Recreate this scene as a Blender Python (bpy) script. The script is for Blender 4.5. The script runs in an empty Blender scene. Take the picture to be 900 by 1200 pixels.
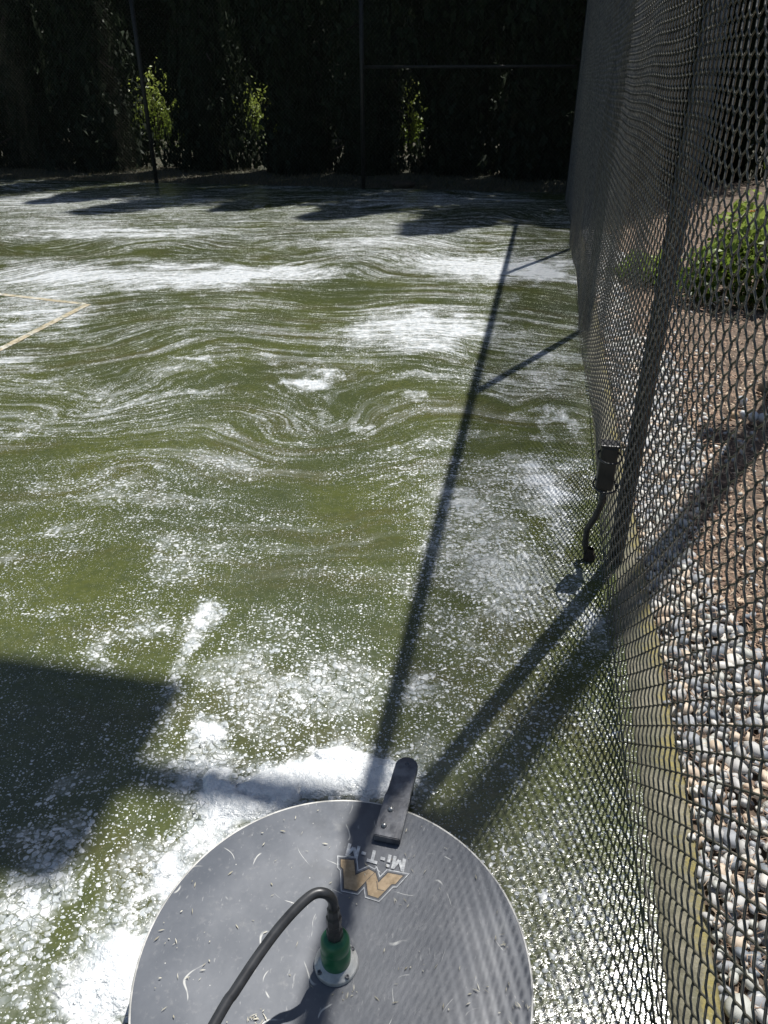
import bpy, bmesh, math, random
import numpy as np
from mathutils import Vector, Matrix, Euler
R = math.radians
scene = bpy.context.scene
col = scene.collection

# ---------------------------------------------------------------- camera, sky, sun
H = 1.55; FPX = 880.0; PITCH = 30.0
cd = bpy.data.cameras.new('camera'); cam = bpy.data.objects.new('camera', cd); col.objects.link(cam)
cam.location = (0, 0, H); cam.rotation_euler = (R(90 - PITCH), 0, 0)
cd.sensor_fit = 'VERTICAL'; cd.sensor_height = 36.0; cd.lens = 36.0 * FPX / 1200.0
cd.clip_start = 0.02; cd.clip_end = 600
scene.camera = cam
SUN_EL = 64.3; SUN_AZ = math.degrees(math.atan2(0.59, 0.807))      # azimuth from +Y towards +X
w = bpy.data.worlds.new("World"); scene.world = w; w.use_nodes = True
nt = w.node_tree; bg = nt.nodes['Background']
sky = nt.nodes.new('ShaderNodeTexSky'); sky.sky_type = 'NISHITA'; sky.sun_disc = False
sky.sun_elevation = R(SUN_EL); sky.sun_rotation = R(SUN_AZ)
nt.links.new(sky.outputs[0], bg.inputs[0]); bg.inputs[1].default_value = 0.065
sd = bpy.data.lights.new('sun', 'SUN'); sd.energy = 5.0; sd.angle = R(0.53); sd.color = (1.0, 0.97, 0.93)
sun = bpy.data.objects.new('sun', sd); col.objects.link(sun)
sv = Vector((math.sin(R(SUN_AZ)) * math.cos(R(SUN_EL)), math.cos(R(SUN_AZ)) * math.cos(R(SUN_EL)), math.sin(R(SUN_EL))))
sun.rotation_euler = (-sv).to_track_quat('-Z', 'Y').to_euler(); sun.location = sv * 20
scene.view_settings.view_transform = 'Standard'; scene.view_settings.look = 'None'
scene.view_settings.exposure = 0.3; scene.view_settings.gamma = 1.0
try:
    scene.cycles.max_bounces = 8; scene.cycles.transparent_max_bounces = 8
    scene.cycles.caustics_reflective = False; scene.cycles.caustics_refractive = False
except Exception: pass

rnd = random.Random(7)
rng = np.random.default_rng(11)
S30, C30 = math.sin(R(PITCH)), math.cos(R(PITCH))
def at(px, py, z=0.0):
    """ground (or height z) point of the place, surveyed from where it shows"""
    rx, ry = (px - 450) / FPX, (py - 600) / FPX
    d = (rx, C30 - ry * S30, -S30 - ry * C30)
    t = (z - H) / d[2]
    return Vector((d[0] * t, d[1] * t, z))

# fence frame: s along the side fence (away from the camera), w into the court
FO = Vector((0.3635, 0, 0)); FU = Vector((0.1923, 0.9813, 0)); FN = Vector((-0.9813, 0.1923, 0))
FANG = math.atan2(-0.1923, 0.9813)
def F(s, w_, z=0.0): return FO + FU * s + FN * w_ + Vector((0, 0, z))
S_CORNER = 12.80; FH = 3.30

# ---------------------------------------------------------------- helpers
def link(name, mesh, mat=None, parent=None):
    o = bpy.data.objects.new(name, mesh); col.objects.link(o)
    if mat is not None and not mesh.materials: mesh.materials.append(mat)
    if parent: o.parent = parent
    return o
def tag(o, label=None, cat=None, group=None, kind=None):
    if label: o['label'] = label
    if cat: o['category'] = cat
    if group: o['group'] = group
    if kind: o['kind'] = kind
    return o
def thing(name, label, cat, loc=(0, 0, 0), rotz=0.0, group=None):
    o = bpy.data.objects.new(name, None); col.objects.link(o); o.empty_display_size = .2
    o.location = loc; o.rotation_euler = (0, 0, rotz)
    return tag(o, label, cat, group)
def bmobj(name, bm, mat, parent=None, smooth=False):
    me = bpy.data.meshes.new(name); bm.to_mesh(me); bm.free()
    if smooth:
        me.polygons.foreach_set('use_smooth', [True] * len(me.polygons))
    return link(name, me, mat, parent)
def npmesh(name, V, Fq, smooth=False):
    V = np.asarray(V, dtype=np.float32); Fq = np.asarray(Fq, dtype=np.int32); k = Fq.shape[1]
    me = bpy.data.meshes.new(name)
    me.vertices.add(len(V)); me.vertices.foreach_set('co', V.ravel())
    me.loops.add(Fq.size); me.loops.foreach_set('vertex_index', Fq.ravel())
    me.polygons.add(len(Fq)); me.polygons.foreach_set('loop_start', np.arange(0, Fq.size, k, dtype=np.int32))
    if smooth: me.polygons.foreach_set('use_smooth', np.ones(len(Fq), dtype=bool))
    me.update(); me.validate()
    return me
def add_box(bm, c, s, rot=None, bevel=0.0):
    r = bmesh.ops.create_cube(bm, size=1.0)
    vs = r['verts']
    bmesh.ops.scale(bm, vec=s, verts=vs)
    if bevel > 0:
        es = list({e for v in vs for e in v.link_edges})
        r2 = bmesh.ops.bevel(bm, geom=es, offset=bevel, segments=2, affect='EDGES', profile=.5)
        vs = list({v for f in r2['faces'] for v in f.verts} | {v for v in vs if v.is_valid})
    if rot: bmesh.ops.rotate(bm, cent=(0, 0, 0), matrix=rot, verts=vs)
    bmesh.ops.translate(bm, vec=c, verts=vs)
    return vs
def tube(bm, pts, rad, n=10, cap=True):
    pts = [Vector(p) for p in pts]; rings = []
    up = Vector((0, 0, 1)); prev = None
    for i, p in enumerate(pts):
        t = (pts[min(i + 1, len(pts) - 1)] - pts[max(i - 1, 0)]).normalized()
        if prev is None:
            a = t.cross(up) if abs(t.z) < .95 else t.cross(Vector((1, 0, 0)))
            a.normalize()
        else:
            a = (prev - t * prev.dot(t)).normalized()
        prev = a; b = t.cross(a)
        r = rad[i] if hasattr(rad, '__len__') else rad
        rings.append([bm.verts.new(p + (a * math.cos(2 * math.pi * k / n) + b * math.sin(2 * math.pi * k / n)) * r) for k in range(n)])
    for i in range(len(rings) - 1):
        for k in range(n):
            bm.faces.new((rings[i][k], rings[i][(k + 1) % n], rings[i + 1][(k + 1) % n], rings[i + 1][k]))
    if cap:
        bm.faces.new(rings[0][::-1]); bm.faces.new(rings[-1])
def lathe(bm, prof, c=(0, 0, 0), n=48):
    c = Vector(c); rings = []
    for (r, z) in prof:
        if r < 1e-6: rings.append([bm.verts.new(c + Vector((0, 0, z)))])
        else: rings.append([bm.verts.new(c + Vector((r * math.cos(2 * math.pi * k / n), r * math.sin(2 * math.pi * k / n), z))) for k in range(n)])
    for i in range(len(rings) - 1):
        A, B = rings[i], rings[i + 1]
        for k in range(n):
            a, b = A[k % len(A)], A[(k + 1) % len(A)]; c2, d = B[(k + 1) % len(B)], B[k % len(B)]
            vs = []
            for v in (a, b, c2, d):
                if v not in vs: vs.append(v)
            if len(vs) >= 3: bm.faces.new(vs)

# numpy noise
def vnoise(x, y, seed=0):
    xi = np.floor(x).astype(np.int64); yi = np.floor(y).astype(np.int64)
    fx = x - xi; fy = y - yi
    fx = fx * fx * (3 - 2 * fx); fy = fy * fy * (3 - 2 * fy)
    def h(a, b):
        n = (a * 374761393 + b * 668265263 + seed * 974634777) & 0xffffffff
        n = ((n ^ (n >> 13)) * 1274126177) & 0xffffffff
        return ((n ^ (n >> 16)) & 0xffff) / 65535.0
    return (h(xi, yi) * (1 - fx) + h(xi + 1, yi) * fx) * (1 - fy) + (h(xi, yi + 1) * (1 - fx) + h(xi + 1, yi + 1) * fx) * fy
def fbm(x, y, oct=4, seed=0):
    a = 0; amp = .5; tot = 0
    for o in range(oct):
        a = a + amp * vnoise(x * 2 ** o + 17.3 * o, y * 2 ** o - 9.1 * o, seed + o * 31); tot += amp; amp *= .5
    return a / tot

# ---------------------------------------------------------------- node helpers
class M:
    def __init__(s, name):
        s.m = bpy.data.materials.new(name); s.m.use_nodes = True; s.t = s.m.node_tree
        s.b = s.t.nodes['Principled BSDF']; s.out = s.t.nodes['Material Output']
    def n(s, typ, **kw):
        nd = s.t.nodes.new('ShaderNode' + typ)
        for k, v in kw.items():
            if k.startswith('_'): setattr(nd, k[1:], v)
            else:
                nd.inputs[int(k[1:]) if k[0] == 'i' and k[1:].isdigit() else k.replace('_', ' ')].default_value = v
        return nd
    def l(s, a, b): s.t.links.new(a, b); return s
    def math(s, op, a, b=None, c=None, clamp=False):
        nd = s.t.nodes.new('ShaderNodeMath'); nd.operation = op; nd.use_clamp = clamp
        for i, v in enumerate((a, b, c)):
            if v is None: continue
            if isinstance(v, (int, float)): nd.inputs[i].default_value = v
            else: s.l(v, nd.inputs[i])
        return nd.outputs[0]
    def step(s, v, lo, hi):
        nd = s.t.nodes.new('ShaderNodeMapRange'); nd.interpolation_type = 'SMOOTHSTEP'
        for i, x in enumerate((v, lo, hi)):
            if isinstance(x, (int, float)): nd.inputs[i].default_value = x
            else: s.l(x, nd.inputs[i])
        return nd.outputs[0]
    def mix(s, f, a, b):
        nd = s.t.nodes.new('ShaderNodeMix'); nd.data_type = 'RGBA'
        for i, x in ((0, f), (6, a), (7, b)):
            if isinstance(x, (int, float)): nd.inputs[i].default_value = x
            elif isinstance(x, tuple): nd.inputs[i].default_value = (*x, 1)
            else: s.l(x, nd.inputs[i])
        return nd.outputs[2]
    def attr(s, name):
        nd = s.t.nodes.new('ShaderNodeAttribute'); nd.attribute_name = name; return nd
    def noise(s, vec, scale, detail=3, rough=.55, out=0):
        nd = s.t.nodes.new('ShaderNodeTexNoise'); nd.noise_dimensions = getattr(s, 'dim', '3D'); nd.inputs['Scale'].default_value = scale
        nd.inputs['Detail'].default_value = detail; nd.inputs['Roughness'].default_value = rough
        if vec is not None: s.l(vec, nd.inputs['Vector'])
        return nd.outputs[out]
    def voro(s, vec, scale, feature='F1', out='Distance'):
        nd = s.t.nodes.new('ShaderNodeTexVoronoi'); nd.voronoi_dimensions = getattr(s, 'dim', '3D'); nd.feature = feature; nd.inputs['Scale'].default_value = scale
        if vec is not None: s.l(vec, nd.inputs['Vector'])
        return nd.outputs[out]
    def obj(s):
        return s.n('TexCoord').outputs['Object']
    def vscale(s, vec, sc):
        nd = s.t.nodes.new('ShaderNodeVectorMath'); nd.operation = 'MULTIPLY'; nd.inputs[1].default_value = sc
        s.l(vec, nd.inputs[0]); return nd.outputs[0]
    def vadd(s, a, b):
        nd = s.t.nodes.new('ShaderNodeVectorMath'); nd.operation = 'ADD'
        s.l(a, nd.inputs[0]); s.l(b, nd.inputs[1]); return nd.outputs[0]
    def bump(s, h, strength, dist, normal=None):
        nd = s.t.nodes.new('ShaderNodeBump'); nd.inputs['Strength'].default_value = strength
        nd.inputs['Distance'].default_value = dist; s.l(h, nd.inputs['Height'])
        if normal is not None: s.l(normal, nd.inputs['Normal'])
        return nd.outputs[0]
def setv(m, **kw):
    for k, v in kw.items():
        i = m.b.inputs[k.replace('_', ' ')]
        if isinstance(v, (int, float)): i.default_value = v
        elif isinstance(v, tuple): i.default_value = (*v, 1) if i.type == 'RGBA' else v
        else: m.l(v, i)
def simple(name, c1, c2, rough=.6, scale=8, detail=4, metal=0.0, bump=0.0, bscale=60, spec=.5):
    m = M(name); o = m.obj()
    setv(m, Base_Color=m.mix(m.step(m.noise(o, scale, detail), .35, .65), c1, c2), Roughness=rough, Metallic=metal, Specular_IOR_Level=spec)
    if bump: setv(m, Normal=m.bump(m.noise(o, bscale, 3), bump, .004))
    return m.m

# ---------------------------------------------------------------- foam density field on the court
def blob(px, py, rx, ry, amp, rot=0.0):
    c = at(px, py); zc = c.y * C30 + H * S30
    ax = rx / FPX * zc; ay = (at(px, py - ry).y - at(px, py + ry).y) / 2
    return (c.x, c.y, ax, ay, amp, rot)
BL = [
 # foam thrown out round the cleaner
 blob(400, 905, 75, 32, 1.5), blob(310, 925, 70, 28, 1.25), blob(235, 905, 42, 26, 1.0), blob(470, 925, 40, 25, .7),
 blob(240, 990, 60, 60, .95), blob(165, 1060, 62, 70, .72), blob(110, 1150, 60, 60, .75), blob(190, 1150, 60, 80, .8), blob(20, 1130, 30, 40, .4),
 blob(45, 1050, 24, 55, .85), blob(60, 985, 22, 20, .4), blob(82, 1080, 16, 60, -.8), blob(110, 990, 22, 40, -.35),
 # islands
 blob(238, 735, 19, 36, 1.0), blob(240, 857, 20, 20, 1.35), blob(208, 800, 18, 60, .55), blob(275, 790, 40, 26, .55), blob(115, 772, 14, 14, .5),
 blob(220, 655, 34, 28, .45), blob(60, 620, 20, 12, .5), blob(130, 745, 70, 22, .3), blob(330, 830, 60, 40, .5), blob(485, 805, 22, 22, .7),
 blob(40, 720, 26, 10, .35), blob(175, 735, 40, 16, .35), blob(395, 800, 45, 35, .6), blob(60, 790, 50, 20, .05), blob(335, 745, 60, 30, .35),
 # clear green
 blob(130, 665, 55, 26, -.7), blob(75, 700, 50, 16, -.3), blob(310, 690, 40, 26, -.55), blob(420, 610, 55, 50, -.5), blob(20, 1000, 26, 26, -.3),
 blob(300, 890, 60, 18, -.4), blob(70, 850, 90, 55, -.55), blob(20, 960, 40, 40, -.2), blob(600, 870, 40, 60, -.25), blob(445, 690, 30, 60, -.35), blob(350, 570, 60, 20, -.25), blob(170, 620, 50, 14, -.15),
 # right of the rail shadow
 blob(560, 635, 60, 45, .7), blob(610, 690, 55, 45, .55), blob(540, 590, 40, 14, .55), blob(655, 600, 22, 60, .85), blob(645, 500, 12, 26, .8),
 blob(630, 560, 40, 20, .4), blob(515, 745, 40, 30, .2), blob(600, 850, 90, 60, .12), blob(685, 720, 18, 40, .5), blob(620, 480, 8, 7, .7),
 blob(684, 640, 14, 20, -.9), blob(600, 520, 40, 20, -.4), blob(625, 995, 8, 7, .9), blob(650, 1080, 60, 120, .28), blob(540, 700, 22, 22, -.25),
 blob(560, 820, 50, 30, -.15), blob(500, 885, 30, 20, .35),
 # middle distance
 blob(370, 446, 32, 7, 1.3), blob(440, 497, 11, 6, 1.0), blob(220, 415, 12, 2.5, .9), blob(495, 385, 72, 20, 1.1), blob(480, 460, 12, 5, .8), blob(415, 400, 40, 12, .3),
 blob(400, 490, 8, 5, .4), blob(25, 508, 16, 6, .7), blob(300, 500, 90, 22, .12), blob(110, 560, 70, 18, .15), blob(260, 545, 60, 14, .45),
 blob(170, 585, 60, 16, .2), blob(480, 545, 30, 14, .15), blob(640, 430, 30, 20, .4), blob(600, 395, 40, 14, .15),
 blob(250, 470, 60, 8, -.35), blob(130, 440, 110, 12, -.45), blob(250, 400, 110, 14, -.25), blob(60, 475, 60, 10, -.3), blob(410, 345, 90, 12, -.4),
 blob(560, 470, 30, 30, -.35), blob(620, 345, 35, 9, -.55),
 # far bands
 blob(570, 312, 95, 15, 1.15), blob(650, 322, 30, 10, .9), blob(420, 285, 120, 7, .6), blob(60, 262, 90, 6, .6), blob(30, 345, 60, 9, .6), blob(200, 325, 130, 13, .95), blob(330, 318, 90, 9, .6), blob(40, 320, 60, 14, .55), blob(50, 370, 50, 22, .75),
 blob(430, 300, 80, 7, .35), blob(150, 273, 120, 5, .9), blob(120, 240, 160, 10, .45), blob(330, 255, 130, 9, .3), blob(500, 268, 90, 8, .45), blob(200, 298, 100, 5, -.6),
 blob(60, 290, 60, 6, -.3), blob(20, 425, 26, 5, .8), blob(50, 442, 40, 2.5, .6), blob(300, 430, 100, 2, .5), blob(470, 330, 50, 5, -.3), blob(500, 235, 110, 8, .4), blob(0, 235, 60, 8, .3),
]
VORT = []
for (px, py, rpx, ang) in [(330, 500, 80, 1.5), (200, 400, 110, -1.0), (60, 480, 60, 1.0), (470, 400, 60, -.8), (480, 300, 90, 1.2), (120, 290, 90, -1.2),
                           (30, 930, 60, 1.5), (640, 480, 40, -1.2), (120, 560, 60, -1.0), (-150, 330, 130, 1.6), (620, 250, 80, 1.2)]:
    c = at(px, py); zc = c.y * C30 + H * S30
    VORT.append((c.x, c.y, rpx / FPX * zc, ang))
def warp(x, y):
    a = x + .55 * (fbm(x * .45, y * .45, 3, 5) - .5) * 2; b = y + .75 * (fbm(x * .4 + 9, y * .55, 3, 6) - .5) * 2
    for (cx, cy, r, ang) in VORT:
        dx, dy = x - cx, y - cy
        g = ang * np.exp(-(dx * dx + (dy * 1.15) ** 2) / (r * r))
        ca, sa = np.cos(g), np.sin(g); ex, ey = a - cx, b - cy
        a, b = cx + ca * ex - sa * ey, cy + sa * ex + ca * ey
    nr = np.clip(1.6 - y / 4, .25, 1)
    a = a + .22 * nr * (fbm(x * 4, y * 4, 4, 61) - .5); b = b + .22 * nr * (fbm(x * 4, y * 4, 4, 62) - .5)
    return a, b
def dens(x, y, a, b):
    d = .62 * (fbm(a * .8, b * 2.4, 4, 21) - .5) + .55 * (fbm(x * 2.6, y * 2.6, 4, 33) - .5) + .12
    jx = x + .15 * (fbm(x * 7, y * 7, 4, 41) - .5) * 2 * np.clip(y / 3, .5, 2.5); jy = y + .15 * (fbm(x * 7 + 5, y * 7, 4, 42) - .5) * 2 * np.clip(y / 3, .5, 2.5)
    for (cx, cy, ax, ay, amp, rot) in BL:
        r2 = ((jx - cx) / ax) ** 2 + ((jy - cy) / ay) ** 2
        d = d + amp * ((1.3 if cy > 4 else 1) if amp > 0 else .5) * np.exp(-.75 * np.minimum(r2, 20) ** (2.3 if amp > .9 and cy < 3 else 1.5))
    return d

# ---------------------------------------------------------------- materials
def court_material():
    m = M('wet green court with foam'); o = m.obj(); m.dim = '2D'
    q = m.attr('flow').outputs['Vector']; D = m.attr('foam').outputs['Fac']
    g = m.mix(m.step(m.noise(o, 1.3, 5), .3, .7), (.080, .092, .026), (.055, .067, .027))
    g = m.mix(m.math('MULTIPLY', m.step(m.noise(m.vscale(q, (.8, 2.5, 1)), 1.6, 5), .45, .75), .6), g, (.078, .068, .028))
    g = m.mix(m.math('MULTIPLY', m.step(m.noise(o, 260, 2), .45, .7), .35), g, (.05, .066, .022))
    g = m.mix(m.math('MULTIPLY', m.step(m.noise(o, 22, 6, .75), .44, .62), .5), g, (.045, .058, .026))
    g = m.mix(m.math('MULTIPLY', m.step(m.noise(o, 55, 4, .75), .56, .66), .45), g, (.14, .15, .075))
    # streaks along the flow, stronger where the water runs off
    s1 = m.noise(m.vscale(q, (.9, 9, 1)), 1.0, 6, .62); s2 = m.noise(m.vscale(q, (5.5, 34, 1)), 1.0, 4, .62)
    yy = m.n('SeparateXYZ'); m.l(o, yy.inputs[0]); far = m.step(yy.outputs[1], 1.7, 4.4)
    st = m.math('ADD', m.math('MULTIPLY', m.math('SUBTRACT', s1, .5), 1.3), m.math('MULTIPLY', m.math('SUBTRACT', s2, .5), 1.2))
    st = m.math('MULTIPLY', st, m.math('ADD', m.math('MULTIPLY', far, .95), .18))
    n3 = m.noise(o, 7, 4, .65)
    dd = m.math('ADD', m.math('ADD', D, m.math('MULTIPLY', st, 1.6)), m.math('MULTIPLY', m.math('SUBTRACT', n3, .5), 1.0))
    jit = m.vscale(m.noise(o, 24, 2, out=1), (.018, .018, 0))
    wv = m.vadd(m.vscale(o, (.9, 1.0, 1)), jit)
    # round bubbles and flecks of many sizes
    def bubbles(scale, k, base):
        nd = m.t.nodes.new('ShaderNodeTexVoronoi'); nd.voronoi_dimensions = '2D'; nd.inputs['Scale'].default_value = scale; m.l(wv, nd.inputs['Vector'])
        sp = m.n('SeparateColor'); m.l(nd.outputs['Color'], sp.inputs[0])
        size = m.math('MULTIPLY', m.math('POWER', sp.outputs[0], 1.5), m.math('MULTIPLY', m.math('ADD', m.math('MULTIPLY', dd, k), base, clamp=True), .9))
        h = m.math('SUBTRACT', size, nd.outputs['Distance'])
        return m.step(h, .0, .09), m.math('MAXIMUM', h, 0)
    b1, h1 = bubbles(34, .42, .10); b2, h2 = bubbles(66, .55, .22); b3, h3 = bubbles(140, .5, .34)
    n1 = m.noise(wv, 26, 4, .62)
    T = m.math('SUBTRACT', .73, m.math('MULTIPLY', dd, .155))
    fl = m.math('MULTIPLY', m.step(n1, T, m.math('ADD', T, .05)), .8)
    fl = m.math('MAXIMUM', fl, m.math('MAXIMUM', m.math('MULTIPLY', b1, .8), m.math('MAXIMUM', m.math('MULTIPLY', b2, .8), m.math('MULTIPLY', b3, .5))))
    ve = m.voro(m.vadd(m.vscale(q, (.8, 1.05, 1)), m.vscale(m.noise(o, 18, 3, out=1), (.08, .08, 0))), 20, 'DISTANCE_TO_EDGE')
    ve2 = m.voro(m.vadd(o, m.vscale(m.noise(o, 30, 2, out=1), (.03, .03, 0))), 48, 'DISTANCE_TO_EDGE')
    vein = m.math('MULTIPLY', m.step(ve, .015, .10), m.math('ADD', .45, m.math('MULTIPLY', m.step(ve2, .01, .12), .55)))
    near = m.math('SUBTRACT', 1.0, m.math('MULTIPLY', far, .6))
    patch = m.step(m.noise(m.vadd(o, jit), 5.5, 5, .62), .47, .60)
    inraft = m.math('MULTIPLY', m.math('MULTIPLY', m.step(dd, .20, .70), near), m.math('ADD', .35, m.math('MULTIPLY', patch, .65)))
    raft = m.math('MULTIPLY', m.math('MULTIPLY', inraft, vein), m.math('ADD', .34, m.math('MULTIPLY', m.step(dd, .5, 1.1), .4)))
    solid = m.math('MULTIPLY', m.step(m.math('ADD', dd, m.math('MULTIPLY', m.math('SUBTRACT', n1, .5), .7)), m.math('SUBTRACT', .86, m.math('MULTIPLY', far, .25)), 1.45), .95)
    film = m.math('MULTIPLY', m.step(dd, .10, 1.0), m.math('ADD', m.math('MULTIPLY', patch, .22), m.math('MULTIPLY', far, .24)))
    milky = m.math('MULTIPLY', m.math('MULTIPLY', m.step(m.math('ADD', s1, m.math('MULTIPLY', D, .10)), .48, .66), m.math('ADD', .08, m.math('MULTIPLY', far, .92))), m.math('MULTIPLY', m.step(m.noise(o, 1.1, 4), .38, .62), m.math('ADD', .10, m.math('MULTIPLY', m.step(s2, .35, .65), .20))))
    film = m.math('MAXIMUM', film, milky)
    fl = m.math('MULTIPLY', fl, m.math('SUBTRACT', 1.0, m.math('MULTIPLY', inraft, m.math('SUBTRACT', 1.0, vein))))
    f = m.math('MAXIMUM', m.math('MAXIMUM', fl, raft), m.math('MAXIMUM', solid, film), clamp=True)
    tone = m.mix(m.step(n1, .35, .65), (.56, .60, .62), (.76, .78, .78))
    setv(m, Base_Color=m.mix(f, g, tone))
    ht = m.math('ADD', m.math('MULTIPLY', h1, .9), m.math('ADD', m.math('MULTIPLY', h2, .5), m.math('MULTIPLY', h3, .25)))
    ht = m.math('ADD', ht, m.math('ADD', m.math('MULTIPLY', n1, .22), m.math('MULTIPLY', raft, .35)))
    nrm = m.bump(ht, .9, .010)
    setv(m, Normal=nrm, Roughness=m.math('ADD', .18, m.math('MULTIPLY', f, .10)), Specular_IOR_Level=.5)
    return m.m
def foam_material():
    m = M('soap foam'); o = m.obj()
    n = m.noise(o, 45, 4)
    a = m.voro(o, 95); b = m.voro(o, 230)
    setv(m, Base_Color=m.mix(m.step(n, .35, .65), (.64, .67, .68), (.80, .82, .81)), Roughness=.25, Subsurface_Weight=.15, Subsurface_Radius=(.02, .02, .02))
    m.b.inputs['Subsurface Scale'].default_value = .3
    h = m.math('SUBTRACT', 1, m.math('ADD', m.math('MULTIPLY', a, .8), m.math('MULTIPLY', b, .45)))
    setv(m, Normal=m.bump(m.math('ADD', h, m.math('MULTIPLY', n, .5)), .7, .006))
    return m.m
MAT = {}
MAT['court'] = court_material(); MAT['foam'] = foam_material()
def line_material():
    m = M('worn cream court paint'); o = m.obj()
    c = m.mix(m.step(m.noise(o, 14, 5), .3, .7), (.40, .34, .22), (.56, .49, .35))
    c = m.mix(m.math('MULTIPLY', m.step(m.noise(o, 9, 6, .7), .46, .60), .7), c, (.72, .74, .70)); c = m.mix(m.math('MULTIPLY', m.step(m.noise(o, 25, 6, .7), .52, .58), .75), c, (.09, .10, .045))
    setv(m, Base_Color=c, Roughness=.3); return m.m
MAT['line'] = line_material()
def kerb_material():
    m = M('mossy concrete'); o = m.obj()
    c = m.mix(m.step(m.noise(o, 9, 5), .3, .7), (.22, .20, .145), (.11, .11, .065))
    c = m.mix(m.math('MULTIPLY', m.step(m.noise(o, 220, 3), .55, .7), .6), c, (.26, .25, .2))
    c = m.mix(m.math('MULTIPLY', m.step(m.noise(o, 38, 5, .7), .45, .62), .55), c, (.075, .07, .045))
    uv = m.attr('edge').outputs['Fac']
    lich = m.step(m.math('ADD', m.noise(o, 9, 6, .75), m.math('MULTIPLY', uv, .25)), .64, .78)
    c = m.mix(m.math('MULTIPLY', lich, m.math('ADD', .25, m.math('MULTIPLY', m.step(m.noise(o, 70, 4, .7), .4, .6), .5))), c, (.27, .22, .06))
    setv(m, Base_Color=c, Roughness=.85, Normal=m.bump(m.noise(o, 160, 4), .7, .004)); return m.m
MAT['kerb'] = kerb_material()
MAT['soil'] = simple('dark soil', (.075, .055, .038), (.15, .11, .08), .95, 12, 6, bump=1, bscale=80)
MAT['earth'] = simple('rough ground', (.03, .035, .018), (.06, .05, .03), .95, 3, 6, bump=1, bscale=30)
def mulch_material():
    m = M('bark mulch'); 
    at_ = m.attr('tone').outputs['Fac']
    cr = m.n('ValToRGB'); m.l(at_, cr.inputs[0]); e = cr.color_ramp.elements
    e[0].position = 0; e[0].color = (.12, .075, .05, 1); e[1].position = 1; e[1].color = (.58, .47, .34, 1)
    x = e.new(.45); x.color = (.30, .19, .125, 1); x = e.new(.8); x.color = (.42, .30, .20, 1)
    setv(m, Base_Color=cr.outputs[0], Roughness=.8); return m.m
MAT['mulch'] = mulch_material()
MAT['wire'] = simple('black vinyl coated wire', (.050, .049, .038), (.115, .108, .082), .22, 20, 3, spec=.6)
MAT['post'] = simple('black powder coated steel', (.009, .010, .009), (.018, .019, .017), .5, 9, 5, bump=.15, bscale=40)
MAT['box'] = simple('dark weathered enclosure', (.02, .021, .021), (.04, .04, .038), .4, 12)
MAT['bronze'] = simple('dark bronze light fitting', (.03, .026, .02), (.04, .035, .03), .4, 6)
PEB = [((.22, .235, .25), (.33, .34, .35)), ((.36, .355, .34), (.50, .49, .46)), ((.54, .52, .47), (.68, .66, .60)), ((.48, .38, .28), (.62, .51, .39)),
       ((.13, .15, .17), (.22, .24, .26)), ((.37, .38, .34), (.50, .50, .45))]
MAT['peb'] = [simple('pebble stone', a, b, .5, 55, 5, bump=.2, bscale=120) for a, b in PEB]
def leaf_material(name, c1, c2, c3, trans=.3, rough=.45, spec=.5):
    m = M(name); t = m.attr('tone').outputs['Fac']
    cr = m.n('ValToRGB'); m.l(t, cr.inputs[0]); e = cr.color_ramp.elements
    e[0].color = (*c1, 1); e[1].color = (*c3, 1); x = e.new(.5); x.color = (*c2, 1)
    setv(m, Base_Color=cr.outputs[0], Roughness=rough, Specular_IOR_Level=spec)
    tr = m.n('BsdfTranslucent'); m.l(cr.outputs[0], tr.inputs[0])
    mx = m.n('MixShader'); mx.inputs[0].default_value = trans
    m.l(m.b.outputs[0], mx.inputs[1]); m.l(tr.outputs[0], mx.inputs[2]); m.l(mx.outputs[0], m.out.inputs[0])
    return m.m
MAT['cedar'] = leaf_material('cedar spray', (.014, .022, .010), (.026, .042, .016), (.065, .09, .03), .10, .6, .15)
MAT['laurel'] = leaf_material('laurel leaf', (.06, .10, .015), (.16, .22, .03), (.32, .38, .08), .5)
MAT['shrubleaf'] = leaf_material('shrub leaf', (.07, .12, .02), (.18, .26, .04), (.34, .42, .10), .45)
MAT['petal'] = leaf_material('white petal', (.6, .62, .6), (.75, .75, .72), (.8, .8, .78), .2)
MAT['petal_orange'] = leaf_material('orange petal', (.45, .12, .03), (.6, .25, .05), (.7, .4, .15), .2)
MAT['bark'] = simple('tree bark', (.03, .022, .016), (.06, .045, .03), .9, 14, 5, bump=.8, bscale=40)
MAT['grass'] = leaf_material('dry grass blade', (.04, .045, .015), (.08, .075, .03), (.16, .13, .06), .2)

# ---------------------------------------------------------------- ground, court, kerb
def sheet(name, x0, x1, y0, y1, z, mat, n=2):
    xs = np.linspace(x0, x1, n); ys = np.linspace(y0, y1, n); X, Y = np.meshgrid(xs, ys)
    V = np.stack([X.ravel(), Y.ravel(), np.full(X.size, z)], 1)
    i = np.arange(n * n).reshape(n, n)
    Fq = np.stack([i[:-1, :-1].ravel(), i[:-1, 1:].ravel(), i[1:, 1:].ravel(), i[1:, :-1].ravel()], 1)
    return tag(link(name, npmesh(name, V, Fq), mat), kind='structure')
sheet('ground', -300, 300, -300, 300, -.09, MAT['earth'], 2)

def grid_mesh(name, P, ny, nx, smooth=True):
    i = np.arange(ny * nx).reshape(ny, nx)
    Fq = np.stack([i[:-1, :-1].ravel(), i[:-1, 1:].ravel(), i[1:, 1:].ravel(), i[1:, :-1].ravel()], 1)
    return npmesh(name, P, Fq, smooth)
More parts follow.
